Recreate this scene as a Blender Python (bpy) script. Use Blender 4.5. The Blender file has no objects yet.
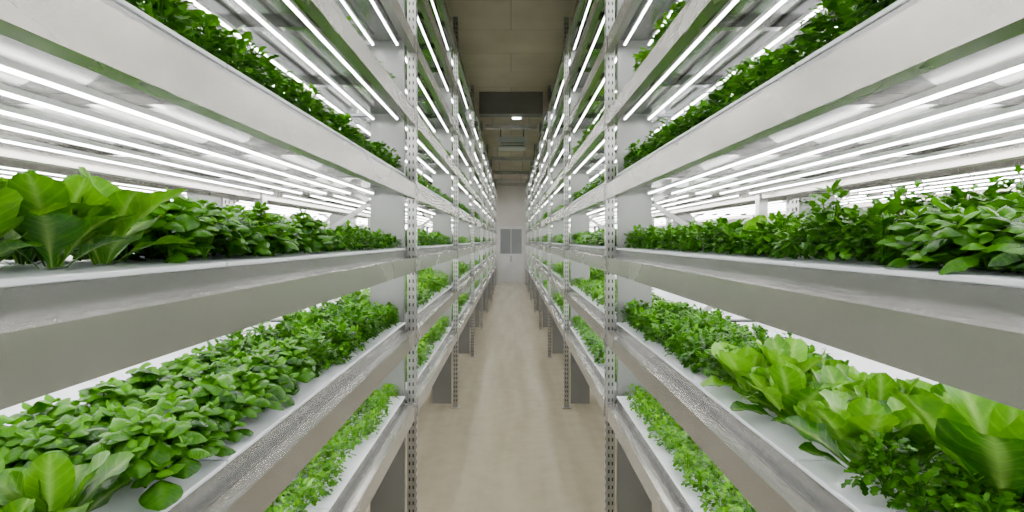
import bpy, math
import numpy as np
from mathutils import Vector

scene = bpy.context.scene
COL = scene.collection
rng = np.random.default_rng(33)

# ------------------------------------------------------------------ materials
def new_mat(name):
    m = bpy.data.materials.new(name); m.use_nodes = True
    nt = m.node_tree
    b = nt.nodes["Principled BSDF"]
    return m, nt, b

def noise_mat(name, c1, c2, scale=4.0, rough=0.5, metal=0.0, stretch=(1,1,1), bump=0.0, detail=5.0, spec=0.5, r2=None):
    m, nt, b = new_mat(name)
    tc = nt.nodes.new("ShaderNodeTexCoord")
    mp = nt.nodes.new("ShaderNodeMapping"); mp.inputs["Scale"].default_value = stretch
    nz = nt.nodes.new("ShaderNodeTexNoise"); nz.inputs["Scale"].default_value = scale; nz.inputs["Detail"].default_value = detail
    cr = nt.nodes.new("ShaderNodeValToRGB")
    cr.color_ramp.elements[0].position = 0.3; cr.color_ramp.elements[1].position = 0.7
    cr.color_ramp.elements[0].color = (*c1, 1); cr.color_ramp.elements[1].color = (*c2, 1)
    nt.links.new(tc.outputs["Object"], mp.inputs[0]); nt.links.new(mp.outputs[0], nz.inputs["Vector"])
    nt.links.new(nz.outputs["Fac"], cr.inputs[0]); nt.links.new(cr.outputs[0], b.inputs["Base Color"])
    b.inputs["Roughness"].default_value = rough; b.inputs["Metallic"].default_value = metal
    b.inputs["Specular IOR Level"].default_value = spec
    if r2 is not None:
        mr = nt.nodes.new("ShaderNodeMapRange"); mr.inputs["To Min"].default_value = rough; mr.inputs["To Max"].default_value = r2
        nt.links.new(nz.outputs["Fac"], mr.inputs["Value"]); nt.links.new(mr.outputs[0], b.inputs["Roughness"])
    if bump > 0:
        bp = nt.nodes.new("ShaderNodeBump"); bp.inputs["Strength"].default_value = bump; bp.inputs["Distance"].default_value = 0.01
        nt.links.new(nz.outputs["Fac"], bp.inputs["Height"]); nt.links.new(bp.outputs[0], b.inputs["Normal"])
    return m

M_beam = noise_mat("beam_galvanised_steel", (0.37,0.355,0.325), (0.44,0.425,0.39), 4.0, 0.20, 0.75, (1,0.3,1), detail=3, r2=0.32)
M_post = noise_mat("post_galvanised", (0.32,0.32,0.31), (0.46,0.46,0.44), 12.0, 0.28, 0.7)
M_sheet = noise_mat("sheet_aluminium", (0.24,0.238,0.232), (0.37,0.366,0.358), 2.0, 0.13, 1.0, (1,0.3,1), r2=0.24)
M_panel = noise_mat("panel_grey_steel", (0.20,0.205,0.20), (0.26,0.265,0.26), 1.5, 0.4, 0.4)
M_gutter = noise_mat("gutter_grey", (0.22,0.22,0.215), (0.26,0.26,0.255), 2.0, 0.27, 0.85, (1,0.3,1), detail=2)
M_tray = noise_mat("tray_white_plastic", (0.62,0.65,0.69), (0.72,0.75,0.78), 6.0, 0.3, 0.0)
M_hole = noise_mat("slot_dark", (0.02,0.02,0.02), (0.03,0.03,0.03), 6.0, 0.7, 0.0)
M_wall = noise_mat("wall_white_panel", (0.50,0.48,0.45), (0.58,0.56,0.52), 0.8, 0.5, 0.0)
M_dark = noise_mat("dark_metal", (0.09,0.09,0.09), (0.14,0.14,0.14), 2.0, 0.5, 0.3)
M_cbeam = noise_mat("beam_dark_paint", (0.16,0.155,0.15), (0.24,0.235,0.225), 1.5, 0.5, 0.0)
M_white = noise_mat("white_enamel", (0.55,0.55,0.55), (0.65,0.65,0.65), 2.0, 0.35, 0.0)
M_glass = noise_mat("door_window_grey", (0.20,0.21,0.215), (0.24,0.25,0.26), 1.0, 0.15, 0.0)

def emit_mat(name, col, s):
    m, nt, b = new_mat(name)
    b.inputs["Base Color"].default_value = (0.8,0.8,0.8,1)
    b.inputs["Emission Color"].default_value = (*col,1); b.inputs["Emission Strength"].default_value = s
    return m
M_led = emit_mat("led_emitter", (1.0,0.99,0.97), 44.0)
M_lamp = emit_mat("lamp_emitter", (0.85,0.94,1.0), 18.0)

def floor_mat():
    m, nt, b = new_mat("floor_beige_epoxy")
    tc = nt.nodes.new("ShaderNodeTexCoord")
    mp = nt.nodes.new("ShaderNodeMapping"); mp.inputs["Scale"].default_value = (3.5,0.3,1)
    n1 = nt.nodes.new("ShaderNodeTexNoise"); n1.inputs["Scale"].default_value = 1.4; n1.inputs["Detail"].default_value = 2
    n2 = nt.nodes.new("ShaderNodeTexNoise"); n2.inputs["Scale"].default_value = 7; n2.inputs["Detail"].default_value = 9
    cr = nt.nodes.new("ShaderNodeValToRGB")
    cr.color_ramp.elements[0].position=0.25; cr.color_ramp.elements[1].position=0.75
    cr.color_ramp.elements[0].color=(0.48,0.425,0.30,1); cr.color_ramp.elements[1].color=(0.63,0.565,0.42,1)
    mx = nt.nodes.new("ShaderNodeMixRGB"); mx.blend_type='MULTIPLY'; mx.inputs[0].default_value=0.22
    cr2 = nt.nodes.new("ShaderNodeValToRGB")
    cr2.color_ramp.elements[0].position=0.35; cr2.color_ramp.elements[1].position=0.6
    cr2.color_ramp.elements[0].color=(0.7,0.68,0.65,1); cr2.color_ramp.elements[1].color=(1,1,1,1)
    L = nt.links.new
    L(tc.outputs["Object"], mp.inputs[0]); L(mp.outputs[0], n1.inputs["Vector"]); L(tc.outputs["Object"], n2.inputs["Vector"])
    L(n1.outputs["Fac"], cr.inputs[0]); L(n2.outputs["Fac"], cr2.inputs[0])
    L(cr.outputs[0], mx.inputs[1]); L(cr2.outputs[0], mx.inputs[2]); L(mx.outputs[0], b.inputs["Base Color"])
    b.inputs["Roughness"].default_value=0.20; b.inputs["Specular IOR Level"].default_value=0.7
    return m
M_floor = floor_mat()

def ceil_mat():
    m, nt, b = new_mat("ceiling_concrete")
    tc = nt.nodes.new("ShaderNodeTexCoord")
    n1 = nt.nodes.new("ShaderNodeTexNoise"); n1.inputs["Scale"].default_value=1.3; n1.inputs["Detail"].default_value=8
    br = nt.nodes.new("ShaderNodeTexBrick")
    br.inputs["Scale"].default_value=1.0; br.inputs["Brick Width"].default_value=1.8; br.inputs["Row Height"].default_value=0.9
    br.inputs["Mortar Size"].default_value=0.006
    br.inputs["Color1"].default_value=(0.62,0.55,0.44,1); br.inputs["Color2"].default_value=(0.68,0.61,0.49,1); br.inputs["Mortar"].default_value=(0.38,0.34,0.28,1)
    mx = nt.nodes.new("ShaderNodeMixRGB"); mx.blend_type='MULTIPLY'; mx.inputs[0].default_value=0.45
    cr = nt.nodes.new("ShaderNodeValToRGB"); cr.color_ramp.elements[0].position=0.3; cr.color_ramp.elements[1].position=0.65
    cr.color_ramp.elements[0].color=(0.5,0.5,0.5,1)
    L = nt.links.new
    L(tc.outputs["Object"], n1.inputs["Vector"]); L(tc.outputs["Object"], br.inputs["Vector"])
    L(n1.outputs["Fac"], cr.inputs[0]); L(br.outputs["Color"], mx.inputs[1]); L(cr.outputs[0], mx.inputs[2])
    L(mx.outputs[0], b.inputs["Base Color"]); b.inputs["Roughness"].default_value=0.8
    return m
M_ceil = ceil_mat()

def leaf_mat(name, dark, light, rib, ribamt=0.6, rough=0.38, trans=0.32, veins=0.0, nscale=60, spec=0.2):
    m, nt, b = new_mat(name)
    L = nt.links.new
    def math_(op, a, bb=None):
        n=nt.nodes.new("ShaderNodeMath"); n.operation=op
        for i,x in enumerate((a,bb)):
            if x is None: continue
            if isinstance(x,(int,float)): n.inputs[i].default_value=x
            else: L(x,n.inputs[i])
        return n.outputs[0]
    at = nt.nodes.new("ShaderNodeAttribute"); at.attribute_name = "lc"
    sp = nt.nodes.new("ShaderNodeSeparateColor"); L(at.outputs["Color"], sp.inputs[0])
    tc = nt.nodes.new("ShaderNodeTexCoord")
    nz = nt.nodes.new("ShaderNodeTexNoise"); nz.inputs["Scale"].default_value=nscale; nz.inputs["Detail"].default_value=3
    L(tc.outputs["Object"], nz.inputs["Vector"])
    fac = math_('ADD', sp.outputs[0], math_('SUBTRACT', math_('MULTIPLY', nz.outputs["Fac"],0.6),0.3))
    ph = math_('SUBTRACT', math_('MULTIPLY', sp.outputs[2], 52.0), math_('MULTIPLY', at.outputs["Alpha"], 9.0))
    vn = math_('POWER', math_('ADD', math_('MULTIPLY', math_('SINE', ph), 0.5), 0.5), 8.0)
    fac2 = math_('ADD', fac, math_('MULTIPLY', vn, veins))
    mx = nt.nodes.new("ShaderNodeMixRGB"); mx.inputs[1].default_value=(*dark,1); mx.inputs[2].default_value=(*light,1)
    L(fac2, mx.inputs[0])
    m2 = nt.nodes.new("ShaderNodeMixRGB"); m2.inputs[2].default_value=(*rib,1)
    L(math_('MULTIPLY', sp.outputs[1], ribamt), m2.inputs[0]); L(mx.outputs[0], m2.inputs[1])
    L(m2.outputs[0], b.inputs["Base Color"])
    b.inputs["Roughness"].default_value=rough; b.inputs["Specular IOR Level"].default_value=spec
    tr = nt.nodes.new("ShaderNodeBsdfTranslucent"); L(m2.outputs[0], tr.inputs["Color"])
    ms = nt.nodes.new("ShaderNodeMixShader"); ms.inputs[0].default_value=trans
    out = nt.nodes["Material Output"]
    L(b.outputs[0], ms.inputs[1]); L(tr.outputs[0], ms.inputs[2]); L(ms.outputs[0], out.inputs["Surface"])
    bp = nt.nodes.new("ShaderNodeBump"); bp.inputs["Strength"].default_value=0.35; bp.inputs["Distance"].default_value=0.004
    L(math_('SUBTRACT', nz.outputs["Fac"], math_('MULTIPLY', vn, 0.3 if veins>0 else 0.0)), bp.inputs["Height"]); L(bp.outputs[0], b.inputs["Normal"])
    return m
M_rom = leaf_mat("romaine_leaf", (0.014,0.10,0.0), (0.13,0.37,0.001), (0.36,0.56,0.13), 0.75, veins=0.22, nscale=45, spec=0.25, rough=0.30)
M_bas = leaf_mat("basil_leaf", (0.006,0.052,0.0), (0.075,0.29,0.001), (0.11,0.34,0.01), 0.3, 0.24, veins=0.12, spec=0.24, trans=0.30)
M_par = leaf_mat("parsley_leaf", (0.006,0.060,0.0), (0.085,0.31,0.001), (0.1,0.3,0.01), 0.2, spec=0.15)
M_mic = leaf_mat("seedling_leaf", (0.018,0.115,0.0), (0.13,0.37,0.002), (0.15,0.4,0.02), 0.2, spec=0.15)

# ------------------------------------------------------------------ geometry helpers
def link(o, parent=None):
    COL.objects.link(o)
    if parent is not None: o.parent = parent
    return o
def empty(name):
    e = bpy.data.objects.new(name, None); e.empty_display_size=0.1
    return link(e)

class Boxes:
    def __init__(s): s.v=[]; s.f=[]
    def box(s, x0,x1,y0,y1,z0,z1):
        n=len(s.v)
        s.v += [(x0,y0,z0),(x1,y0,z0),(x1,y1,z0),(x0,y1,z0),(x0,y0,z1),(x1,y0,z1),(x1,y1,z1),(x0,y1,z1)]
        s.f += [tuple(n+i for i in q) for q in ((0,3,2,1),(4,5,6,7),(0,1,5,4),(1,2,6,5),(2,3,7,6),(3,0,4,7))]
    def bar(s, a, b, t=0.015, w=0.03):
        a=Vector(a); b=Vector(b); d=(b-a).normalized(); y=Vector((0,1,0)); n=d.cross(y).normalized()
        if n.length<0.5: n=Vector((1,0,0))
        y=n.cross(d).normalized(); k=len(s.v)
        for p in (a,b):
            for sx,sy in ((-1,-1),(1,-1),(1,1),(-1,1)):
                s.v.append(tuple(p+n*sx*w/2+y*sy*t/2))
        s.f += [tuple(k+i for i in q) for q in ((0,1,2,3),(4,7,6,5),(0,4,5,1),(1,5,6,2),(2,6,7,3),(3,7,4,0))]
    def cyl(s, a, b, r, n=14):
        a=Vector(a); b=Vector(b); d=(b-a).normalized()
        u=d.orthogonal().normalized(); w=d.cross(u); k=len(s.v)
        for p in (a,b):
            for i in range(n):
                t=2*math.pi*i/n; s.v.append(tuple(p+u*r*math.cos(t)+w*r*math.sin(t)))
        for i in range(n):
            j=(i+1)%n; s.f.append((k+i,k+j,k+n+j,k+n+i))
        s.f.append(tuple(k+i for i in range(n))[::-1]); s.f.append(tuple(k+n+i for i in range(n)))
    def mesh(s, name, mat):
        me=bpy.data.meshes.new(name); me.from_pydata(s.v,[],s.f); me.materials.append(mat); me.update(); return me
    def obj(s, name, mat, parent=None, bevel=0):
        o=bpy.data.objects.new(name, s.mesh(name,mat)); link(o,parent)
        if bevel:
            md=o.modifiers.new("bevel","BEVEL"); md.width=bevel; md.segments=2; md.limit_method='ANGLE'
        return o

# ------------------------------------------------------------------ rack
PITCH=2.79
POSTS=[-2.30,0.50]+[3.56+PITCH*k for k in range(8)]
LEV=[0.78+0.46*i for i in range(8)]
XF, XB = 0.60, 1.62
posts=Boxes(); holes=Boxes(); beams=Boxes(); sheets=Boxes(); panels=Boxes(); gutters=Boxes(); trays=Boxes(); leds=Boxes(); ledh=Boxes(); braces=Boxes()
ZT=4.42
for py in POSTS:
    for (xa,xb) in ((XF,XF+0.055),(XB-0.055,XB)):
        posts.box(xa,xb,py-0.030,py-0.026,0.01,ZT)
        posts.box(xa,xa+0.004,py-0.026,py+0.03,0.01,ZT)
        posts.box(xb-0.004,xb,py-0.026,py+0.03,0.01,ZT)
        posts.box(xa-0.02,xb+0.02,py-0.05,py+0.05,0.0,0.01)
    for i in range(int((ZT-0.1)/0.05)):
        z=0.08+i*0.05
        for xo in (0.012,0.035):
            holes.box(XF+xo,XF+xo+0.009,py-0.0312,py-0.0295,z,z+0.022)
        holes.box(XF-0.0012,XF+0.001,py-0.008,py+0.004,z,z+0.022)
    panels.box(XF+0.075,XF+0.29,py-0.02,py+0.02,0.05,ZT)
    z=0.3; flip=False
    while z<ZT-0.5:
        a=(XF+0.3,py+0.03,z); b=(XB-0.03,py+0.03,z+0.46)
        if flip: a,b=(XF+0.3,py+0.03,z+0.46),(XB-0.03,py+0.03,z)
        braces.bar(a,b,0.02,0.03); z+=0.46; flip=not flip
for k in range(len(POSTS)-1):
    ya=POSTS[k]+0.03; yb=POSTS[k+1]-0.03
    for li,b in enumerate(LEV):
        for (xa,xb) in ((XF,XF+0.006),(XB-0.045,XB)):
            beams.box(xa,xb,ya,yb,b,b+0.09)
        beams.box(XF+0.0062,XF+0.045,ya,yb,b+0.084,b+0.09)
        beams.box(XF+0.0062,XF+0.045,ya,yb,b,b+0.006)
        beams.box(XF-0.003,XF-0.0002,ya,ya+0.035,b-0.015,b+0.10); beams.box(XF-0.003,XF-0.0002,yb-0.035,yb,b-0.015,b+0.10)
        sheets.box(XF+0.046,XB-0.046,ya+0.02,yb-0.02,b+0.070,b+0.078)
        n=4
        for j in range(1,n):
            yc=ya+(yb-ya)*j/n
            sheets.box(XF+0.046,XB-0.046,yc-0.018,yc+0.018,b+0.045,b+0.0695)
        gutters.box(XF+0.062,XF+0.070,ya+0.03,yb-0.03,b+0.0795,b+0.137)
        gutters.box(XF+0.0465,XF+0.0615,ya+0.03,yb-0.03,b+0.0795,b+0.096)
        gutters.box(XB-0.070,XB-0.062,ya+0.03,yb-0.03,b+0.0795,b+0.137)
        if li<7:
            nt_=4; L=(yb-ya-0.08)/nt_
            for j in range(nt_):
                y=ya+0.04+j*L
                trays.box(XF+0.058,XF+0.62,y+0.003,y+L-0.003,b+0.138,b+0.149)
                trays.box(XF+0.072,XF+0.61,y+0.010,y+L-0.010,b+0.08,b+0.1375)
                trays.box(XF+0.625,XB-0.055,y+0.003,y+L-0.003,b+0.138,b+0.149)
        if li>0:
            for xo in (0.105,0.255,0.40,0.55,0.70,0.88):
                leds.box(XF+xo-0.0038,XF+xo+0.0038,ya+0.06,yb-0.06,b+0.026,b+0.031)
                ledh.box(XF+xo-0.009,XF+xo+0.009,ya+0.05,yb-0.05,b+0.0312,b+0.0445)

meshes=[("upright_posts",posts,M_post,0),("post_slots",holes,M_hole,0),("shelf_beams",beams,M_beam,0),("shelf_sheets",sheets,M_sheet,0),
        ("end_panels",panels,M_panel,0),("nutrient_gutters",gutters,M_gutter,0),("white_trays",trays,M_tray,0.002),
        ("led_strips",leds,M_led,0),("led_housings",ledh,M_white,0),("cross_braces",braces,M_post,0)]
data=[(n,b.mesh(n,m),bv) for n,b,m,bv in meshes]
rows=[(1,0.0),(-1,0.0),(1,1.16),(-1,1.16)]
racks={}
for sx,off in rows:
    e=empty("hydroponic_rack"); e.location=(sx*off,0,0); e.scale=(sx,1,1); racks[(sx,off)]=e
    for n,me,bv in data:
        o=bpy.data.objects.new(n,me); link(o,e)
        if bv:
            md=o.modifiers.new("bevel","BEVEL"); md.width=bv; md.segments=1; md.limit_method='ANGLE'

# ------------------------------------------------------------------ plants
class Leaves:
    def __init__(s): s.V=[];s.F=[];s.C=[];s.n=0
    def add(s,P,az,th0,bend,L,W,prof,nc,fold=0.0,wave=0.0,shade=None,ribk=2.0,freq=2.0,pucker=0.0):
        N=len(P); prof=np.asarray(prof,float); na=len(prof)
        sv=np.linspace(0,1,na); u=np.linspace(-1,1,nc)
        az=np.broadcast_to(az,(N,)); th0=np.broadcast_to(th0,(N,)); bend=np.broadcast_to(bend,(N,)); L=np.broadcast_to(L,(N,)); W=np.broadcast_to(W,(N,))
        th=th0[:,None]-bend[:,None]*sv[None,:]
        ds=(L/(na-1))[:,None]
        thm=(th[:,:-1]+th[:,1:])/2
        r=np.concatenate([np.zeros((N,1)),np.cumsum(np.cos(thm)*ds,1)],1)
        z=np.concatenate([np.zeros((N,1)),np.cumsum(np.sin(thm)*ds,1)],1)
        hw=W[:,None]/2*prof[None,:]
        lat=hw[:,:,None]*u[None,None,:]
        ph=rng.random((N,1,1))*6.28
        nrm=fold*hw[:,:,None]*np.abs(u)[None,None,:]**1.6 + wave*W[:,None,None]*(u**2)[None,None,:]*prof[None,:,None]*np.sin(freq*6.28*sv[None,:,None]+ph+np.sign(u)[None,None,:]*1.1)
        if pucker: nrm=nrm+pucker*W[:,None,None]*prof[None,:,None]*rng.normal(0,1,(N,na,nc))
        R=r[:,:,None]-np.sin(th)[:,:,None]*nrm; Z=z[:,:,None]+np.cos(th)[:,:,None]*nrm
        ca=np.cos(az)[:,None,None]; sa=np.sin(az)[:,None,None]
        X=P[:,0,None,None]+R*ca-lat*sa; Y=P[:,1,None,None]+R*sa+lat*ca; ZZ=P[:,2,None,None]+Z
        # leaves rest on the raft instead of hanging through it
        ZZ=np.where(X>XF+0.05, np.maximum(ZZ,0.002+0.003*rng.random(ZZ.shape)), ZZ)
        V=np.stack([X,Y,ZZ],-1).reshape(-1,3)
        i,j=np.meshgrid(np.arange(na-1),np.arange(nc-1),indexing='ij'); a=(i*nc+j).ravel()
        q=np.stack([a,a+nc,a+nc+1,a+1],1)
        F=(np.arange(N)*na*nc)[:,None,None]+q[None]+s.n
        if shade is None: shade=rng.random(N)
        rib=(np.clip(1-np.abs(u)*1.0,0,1)**ribk)[None,None,:]*(1-0.6*sv)[None,:,None]*np.ones((N,1,1))
        C=np.ones((N,na,nc,4)); C[...,0]=shade[:,None,None]; C[...,1]=rib; C[...,2]=sv[None,:,None]; C[...,3]=np.abs(u)[None,None,:]
        s.V.append(V); s.F.append(F.reshape(-1,4)); s.C.append(C.reshape(-1,4)); s.n+=len(V)
    def mesh(s,name,mat):
        V=np.concatenate(s.V).astype(np.float32); F=np.concatenate(s.F).astype(np.int32); C=np.concatenate(s.C).astype(np.float32)
        me=bpy.data.meshes.new(name)
        me.vertices.add(len(V)); me.vertices.foreach_set("co",V.ravel())
        me.loops.add(len(F)*4); me.loops.foreach_set("vertex_index",F.ravel())
        me.polygons.add(len(F)); me.polygons.foreach_set("loop_start",np.arange(0,len(F)*4,4,dtype=np.int32))
        me.polygons.foreach_set("loop_total",np.full(len(F),4,dtype=np.int32))
        me.update(calc_edges=True)
        at=me.color_attributes.new("lc",'FLOAT_COLOR','POINT'); at.data.foreach_set("color",C.ravel())
        me.polygons.foreach_set("use_smooth",np.ones(len(F),dtype=bool))
        me.materials.append(mat); me.update()
        return me

ROM=[.13,.15,.20,.32,.52,.74,.90,.98,1,.99,.92,.74,.34]
BAS=[.10,.60,.90,1,1,.90,.68,.14]
PAR=[.08,.45,1.0,.55,.72,.06]
PARF=[.15,1.0,.7,.08]

def grid(x0,x1,y0,y1,sp,jit=0.25):
    nx=max(1,int(round((x1-x0)/sp))); ny=max(1,int(round((y1-y0)/sp)))
    xs=x0+(np.arange(nx)+.5)*(x1-x0)/nx; ys=y0+(np.arange(ny)+.5)*(y1-y0)/ny
    g=np.array([(x,y) for y in ys for x in xs]); return g+(rng.random(g.shape)-.5)*2*jit*sp

def romaine(x0,x1,y0,y1,H=0.2,sp=0.15,n=15,name="romaine_lettuce",open_=0.0,wid=0.52):
    l=Leaves(); g=grid(x0,x1,y0,y1,sp,0.15)
    for (px,py) in g:
        hs=H*(0.80+0.35*rng.random()); t=np.linspace(0,1,n); ps=rng.normal(0,.12)
        az=t*n*2.4+rng.random()*6.28+rng.normal(0,.3,n)
        P=np.stack([px+0.02*np.cos(az)*(1-t), py+0.02*np.sin(az)*(1-t), 0.012*t],1)
        th0=np.radians(50-open_+34*t+rng.normal(0,8,n)); bend=np.radians(44-30*t+rng.normal(0,16,n))
        L=hs*(0.82+0.28*np.sin(t*2.6))*(0.75+0.35*rng.random(n)); W=L*(wid-0.10*t)*(0.85+0.3*rng.random(n))
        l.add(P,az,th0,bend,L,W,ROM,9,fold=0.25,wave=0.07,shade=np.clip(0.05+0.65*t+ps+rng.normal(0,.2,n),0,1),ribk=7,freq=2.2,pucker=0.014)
    return l.mesh(name,M_rom)

def basil(x0,x1,y0,y1,H=0.12,sp=0.115,shoots=10,name="basil",far=False,mat=None,size=0.06,cl=0.52):
    l=Leaves(); g=grid(x0,x1,y0,y1,sp,0.12)
    for (px,py) in g:
        hs=H*(0.72+0.45*rng.random()); R=sp*cl; ps=rng.normal(0,.12)
        k=shoots; e=np.arccos(1-np.arange(k)/k*0.95)+rng.normal(0,.08,k); a=np.arange(k)*2.4+rng.random()*6.28
        sx=px+R*np.sin(e)*np.cos(a); sy=py+R*np.sin(e)*np.sin(a); sz=hs*(0.28+0.72*np.cos(e))
        if not far:
            d=np.hypot(sx-px,sy-py)
            l.add(np.stack([np.full(k,px),np.full(k,py),np.zeros(k)],1),a,np.arctan2(sz,d),0.0,np.hypot(d,sz),0.005,[1,1],2)
        m=5 if far else 8
        P=[];AZ=[];TH=[];BE=[];LL=[];SH=[]
        for i in range(k):
            r0=rng.random()*6.28
            for j in range(m):
                tier=j//2; az=r0+(j%2)*math.pi+tier*1.57+rng.normal(0,.25)
                f=[1.0,0.85,0.60,0.36][min(tier,3)]
                P.append((sx[i],sy[i],sz[i]-0.020+tier*0.009)); AZ.append(az)
                tilt=0.5*math.sin(e[i])*math.cos(az-a[i])
                TH.append([0.55,0.75,1.0,1.25][min(tier,3)]-tilt+rng.normal(0,.15)); BE.append(1.6-0.15*tier+rng.normal(0,.25))
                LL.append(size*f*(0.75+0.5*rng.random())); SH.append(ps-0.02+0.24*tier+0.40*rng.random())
        P=np.array(P);LL=np.array(LL)
        l.add(P,np.array(AZ),np.array(TH),np.array(BE),LL,LL*0.84,PARF if far else BAS,3 if far else 7,fold=-0.5,wave=0.02,shade=np.clip(np.array(SH),0,1),ribk=5,pucker=0 if far else 0.012)
    return l.mesh(name,mat or M_bas)

def herb(x0,x1,y0,y1,H=0.1,sp=0.085,n=90,name="parsley",far=False,mat=None,size=0.03,cl=0.64):
    l=Leaves(); g=grid(x0,x1,y0,y1,sp,0.25)
    N=len(g); hs=H*(0.64+0.62*rng.random(N)+0.12*np.sin(g[:,0]*23+1)*np.sin(g[:,1]*9))
    u=rng.random((N,n)); e=np.arccos(1-u*0.98); a=rng.random((N,n))*6.28; rr=0.60+0.46*rng.random((N,n))
    R=sp*cl
    X=g[:,0,None]+R*rr*np.sin(e)*np.cos(a); Y=g[:,1,None]+R*rr*np.sin(e)*np.sin(a); Z=hs[:,None]*(0.15+0.82*rr*np.cos(e)*0.97+0.05)
    P=np.stack([X,Y,Z],-1).reshape(-1,3); M=len(P)
    az=(a+rng.normal(0,.9,a.shape)).ravel(); th=(0.9-0.8*(e/1.57)).ravel()+rng.normal(0,.4,M)
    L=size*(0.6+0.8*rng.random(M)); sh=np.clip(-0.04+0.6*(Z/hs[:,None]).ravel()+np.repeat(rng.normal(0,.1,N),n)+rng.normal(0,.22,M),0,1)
    l.add(P,az,th,rng.normal(.7,.4,M),L,L*0.78,PARF if far else PAR,3,fold=0.15,wave=0.06,shade=sh)
    if not far:
        k=14; aa=rng.random(N*k)*6.28; base=np.repeat(g,k,0); hh=np.repeat(hs,k)*(0.7+.3*rng.random(N*k))
        l.add(np.stack([base[:,0],base[:,1],np.zeros(N*k)],1),aa,np.radians(60+25*rng.random(N*k)),0.1,hh,0.003,[1,.8],2)
    return l.mesh(name,mat or M_par)

RAFT=0.1495
XA,XE=XF+0.10,XF+0.56
XL=XF+0.52
def place(me,sx,lev,y=0.0,off=0.0,parent=False):
    o=bpy.data.objects.new(me.name.split(".")[0]+"_bed",me)
    if parent:
        link(o,racks[(sx,off)]); o.location=(0,y,LEV[lev]+RAFT)
    else:
        link(o); o.location=(sx*off,y,LEV[lev]+RAFT); o.scale=(sx,1,1)

Lm=-1; Rm=1
YN=0.58; YF=3.46
# left, middle shelf
place(romaine(XA+0.02,XE,0.62,1.16,H=0.165,sp=0.13,n=15,open_=2,wid=0.60),Lm,2)
place(basil(XA,XE,1.20,2.10,H=0.13,size=0.060,shoots=11,sp=0.125),Lm,2)
place(herb(XA,XE,2.12,YF,H=0.09,n=130,size=0.026),Lm,2)
# left, lower shelf
place(romaine(XA,XL,YN,1.03,H=0.145,sp=0.13,n=14,open_=10,wid=0.56),Lm,1)
place(basil(XA-0.01,XL,1.06,1.98,H=0.135,sp=0.155,shoots=12,size=0.070,cl=0.48),Lm,1)
place(herb(XA,XL,2.0,YF,H=0.13,n=190,size=0.027),Lm,1)
# left, bottom shelf
place(herb(XA,XE,YN,YF,H=0.085,n=90,mat=M_mic,name="seedling",size=0.022),Lm,0)
place(herb(XA,XE,YN,YF,H=0.12,n=90,size=0.030),Lm,3)
# right, middle shelf
place(basil(XA,XE,YN,1.05,H=0.105,size=0.060,shoots=12,sp=0.13),Rm,2)
place(herb(XA,XE,1.07,1.34,H=0.15,n=240,sp=0.10,size=0.027),Rm,2)
place(herb(XA,XE,1.35,YF,H=0.10,n=140,size=0.026),Rm,2)
place(romaine(XA+0.03,XA+0.12,1.78,1.88,H=0.145,sp=0.1,n=6),Rm,2)
# right, lower shelf
place(herb(XA,XL,YN,1.14,H=0.095,n=170,size=0.022),Rm,1)
place(romaine(XA+0.12,XE,0.94,1.10,H=0.25,sp=0.2,n=9,wid=0.52),Rm,1)
place(romaine(XA,XL,1.17,1.90,H=0.15,sp=0.14,n=14,open_=8,wid=0.64),Rm,1)
place(herb(XA,XL,1.93,YF,H=0.115,n=160,size=0.026),Rm,1)
place(herb(XA,XE,YN,YF,H=0.085,n=90,mat=M_mic,name="seedling",size=0.022),Rm,0)
place(herb(XA,XE,YN,YF,H=0.13,n=90,size=0.032),Rm,3)

# ---- distant bed variants
LB=PITCH-0.2
V=[herb(XA,XE,0,LB,H=0.11,sp=0.10,n=70,far=True,size=0.034),
   basil(XA,XE,0,LB,H=0.12,sp=0.12,shoots=9,far=True),
   herb(XA,XE,0,LB,H=0.08,sp=0.09,n=55,far=True,size=0.03,mat=M_mic,name="seedling"),
   herb(XA,XE,0,LB,H=0.14,sp=0.11,n=75,far=True,size=0.038,mat=M_mic,name="parsley")]
for sx,off in rows:
    for k in range(0,len(POSTS)-1):
        for lev in range(7):
            me=V[int(rng.integers(0,4))]
            if off==0 and k==1 and lev<4: continue
            if off>0 and (lev>4 or k>5): continue
            place(me,sx,lev,POSTS[k]+0.1,off,parent=True)

# ------------------------------------------------------------------ room
YB,YE=-2.6,24.6; XW=3.9; ZC=4.6
def slab(name,mat,*b):
    o=Boxes(); o.box(*b); return o.obj(name,mat)
slab("floor",M_floor,-XW-0.2,XW+0.2,YB-0.2,YE+0.2,-0.1,0.0)
slab("ceiling",M_ceil,-XW-0.2,XW+0.2,YB-0.2,YE+0.2,ZC,ZC+0.1)
slab("wall_left",M_wall,-XW-0.1,-XW,YB,YE,0,ZC)
slab("wall_right",M_wall,XW,XW+0.1,YB,YE,0,ZC)
slab("wall_back",M_wall,-XW-0.1,XW+0.1,YE,YE+0.1,0,ZC)
slab("wall_front",M_wall,-XW-0.1,XW+0.1,YB-0.1,YB,0,ZC)
slab("ceiling_beam",M_cbeam,-0.58,0.58,10.2,10.5,4.2,ZC)
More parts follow.
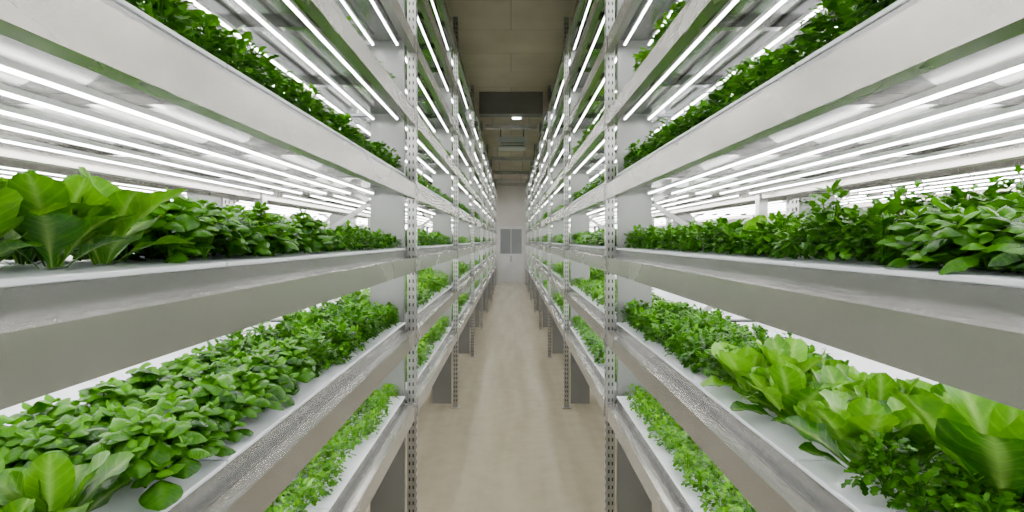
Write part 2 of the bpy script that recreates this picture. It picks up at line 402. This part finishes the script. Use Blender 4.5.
# door
d=empty("door_1")
b=Boxes(); b.box(-0.56,-0.50,YE-0.05,YE,0,2.5); b.box(0.50,0.56,YE-0.05,YE,0,2.5); b.box(-0.56,0.56,YE-0.05,YE,2.44,2.5); b.obj("frame",M_white,d)
b=Boxes(); b.box(-0.495,-0.003,YE-0.035,YE,0.01,2.43); b.box(0.003,0.495,YE-0.035,YE,0.01,2.43); b.obj("leaves",M_white,d)
b=Boxes(); b.box(-0.47,-0.012,YE-0.045,YE-0.036,1.30,2.38); b.box(0.012,0.47,YE-0.045,YE-0.036,1.30,2.38); b.obj("windows",M_glass,d)
b=Boxes(); b.cyl((-0.03,YE-0.08,0.95),(-0.03,YE-0.08,1.2),0.012); b.cyl((0.03,YE-0.08,0.95),(0.03,YE-0.08,1.2),0.012); b.obj("handles",M_dark,d)
# air cooler hanging under the ceiling
a=empty("air_cooler_unit")
b=Boxes(); b.box(-0.30,0.36,13.2,13.7,4.08,4.34); b.obj("casing",M_white,a,0.02)
b=Boxes()
for i in range(2): b.box(-0.24,0.30,13.185,13.199,4.12+i*0.06,4.135+i*0.06)
b.obj("louvres",M_dark,a)
b=Boxes()
for x in (-0.25,0.3):
    for y in (13.3,13.6): b.cyl((x,y,4.34),(x,y,ZC),0.012)
b.obj("hanger_rods",M_dark,a)
for x,y in ((0.12,12.0),):
    e=empty("ceiling_lamp")
    b=Boxes(); b.box(x-0.11,x+0.11,y-0.09,y+0.09,ZC-0.08,ZC); b.obj("housing",M_white,e,0.005)
    b=Boxes(); b.box(x-0.09,x+0.09,y-0.07,y+0.07,ZC-0.10,ZC-0.081); b.obj("diffuser",M_lamp,e)
for y,z in ((12.4,4.38),(16.4,4.25),(19.4,4.2),(22.5,4.1)):
    e=Boxes(); e.cyl((-0.58,y,z),(0.58,y,z),0.035); e.cyl((-0.58,y+0.1,z+0.08),(0.58,y+0.1,z+0.08),0.02)
    for x in (-0.4,0.4): e.cyl((x,y,z),(x,y,ZC),0.01)
    e.obj("conduit_pipe",M_post)

# ------------------------------------------------------------------ world, camera
w=bpy.data.worlds.new("World"); scene.world=w; w.use_nodes=True
w.node_tree.nodes["Background"].inputs[0].default_value=(0.9,0.9,1,1); w.node_tree.nodes["Background"].inputs[1].default_value=0.05
cam=bpy.data.cameras.new("Camera"); cam.sensor_width=36; cam.lens=560/1024*36; cam.clip_start=0.02
cam.shift_y=-16/1024; cam.shift_x=1/1024
co=bpy.data.objects.new("Camera",cam); link(co); co.location=(0,0,1.9); co.rotation_euler=(math.radians(90),0,0)
scene.camera=co
print("polys", sum(len(m.polygons) for m in bpy.data.meshes))
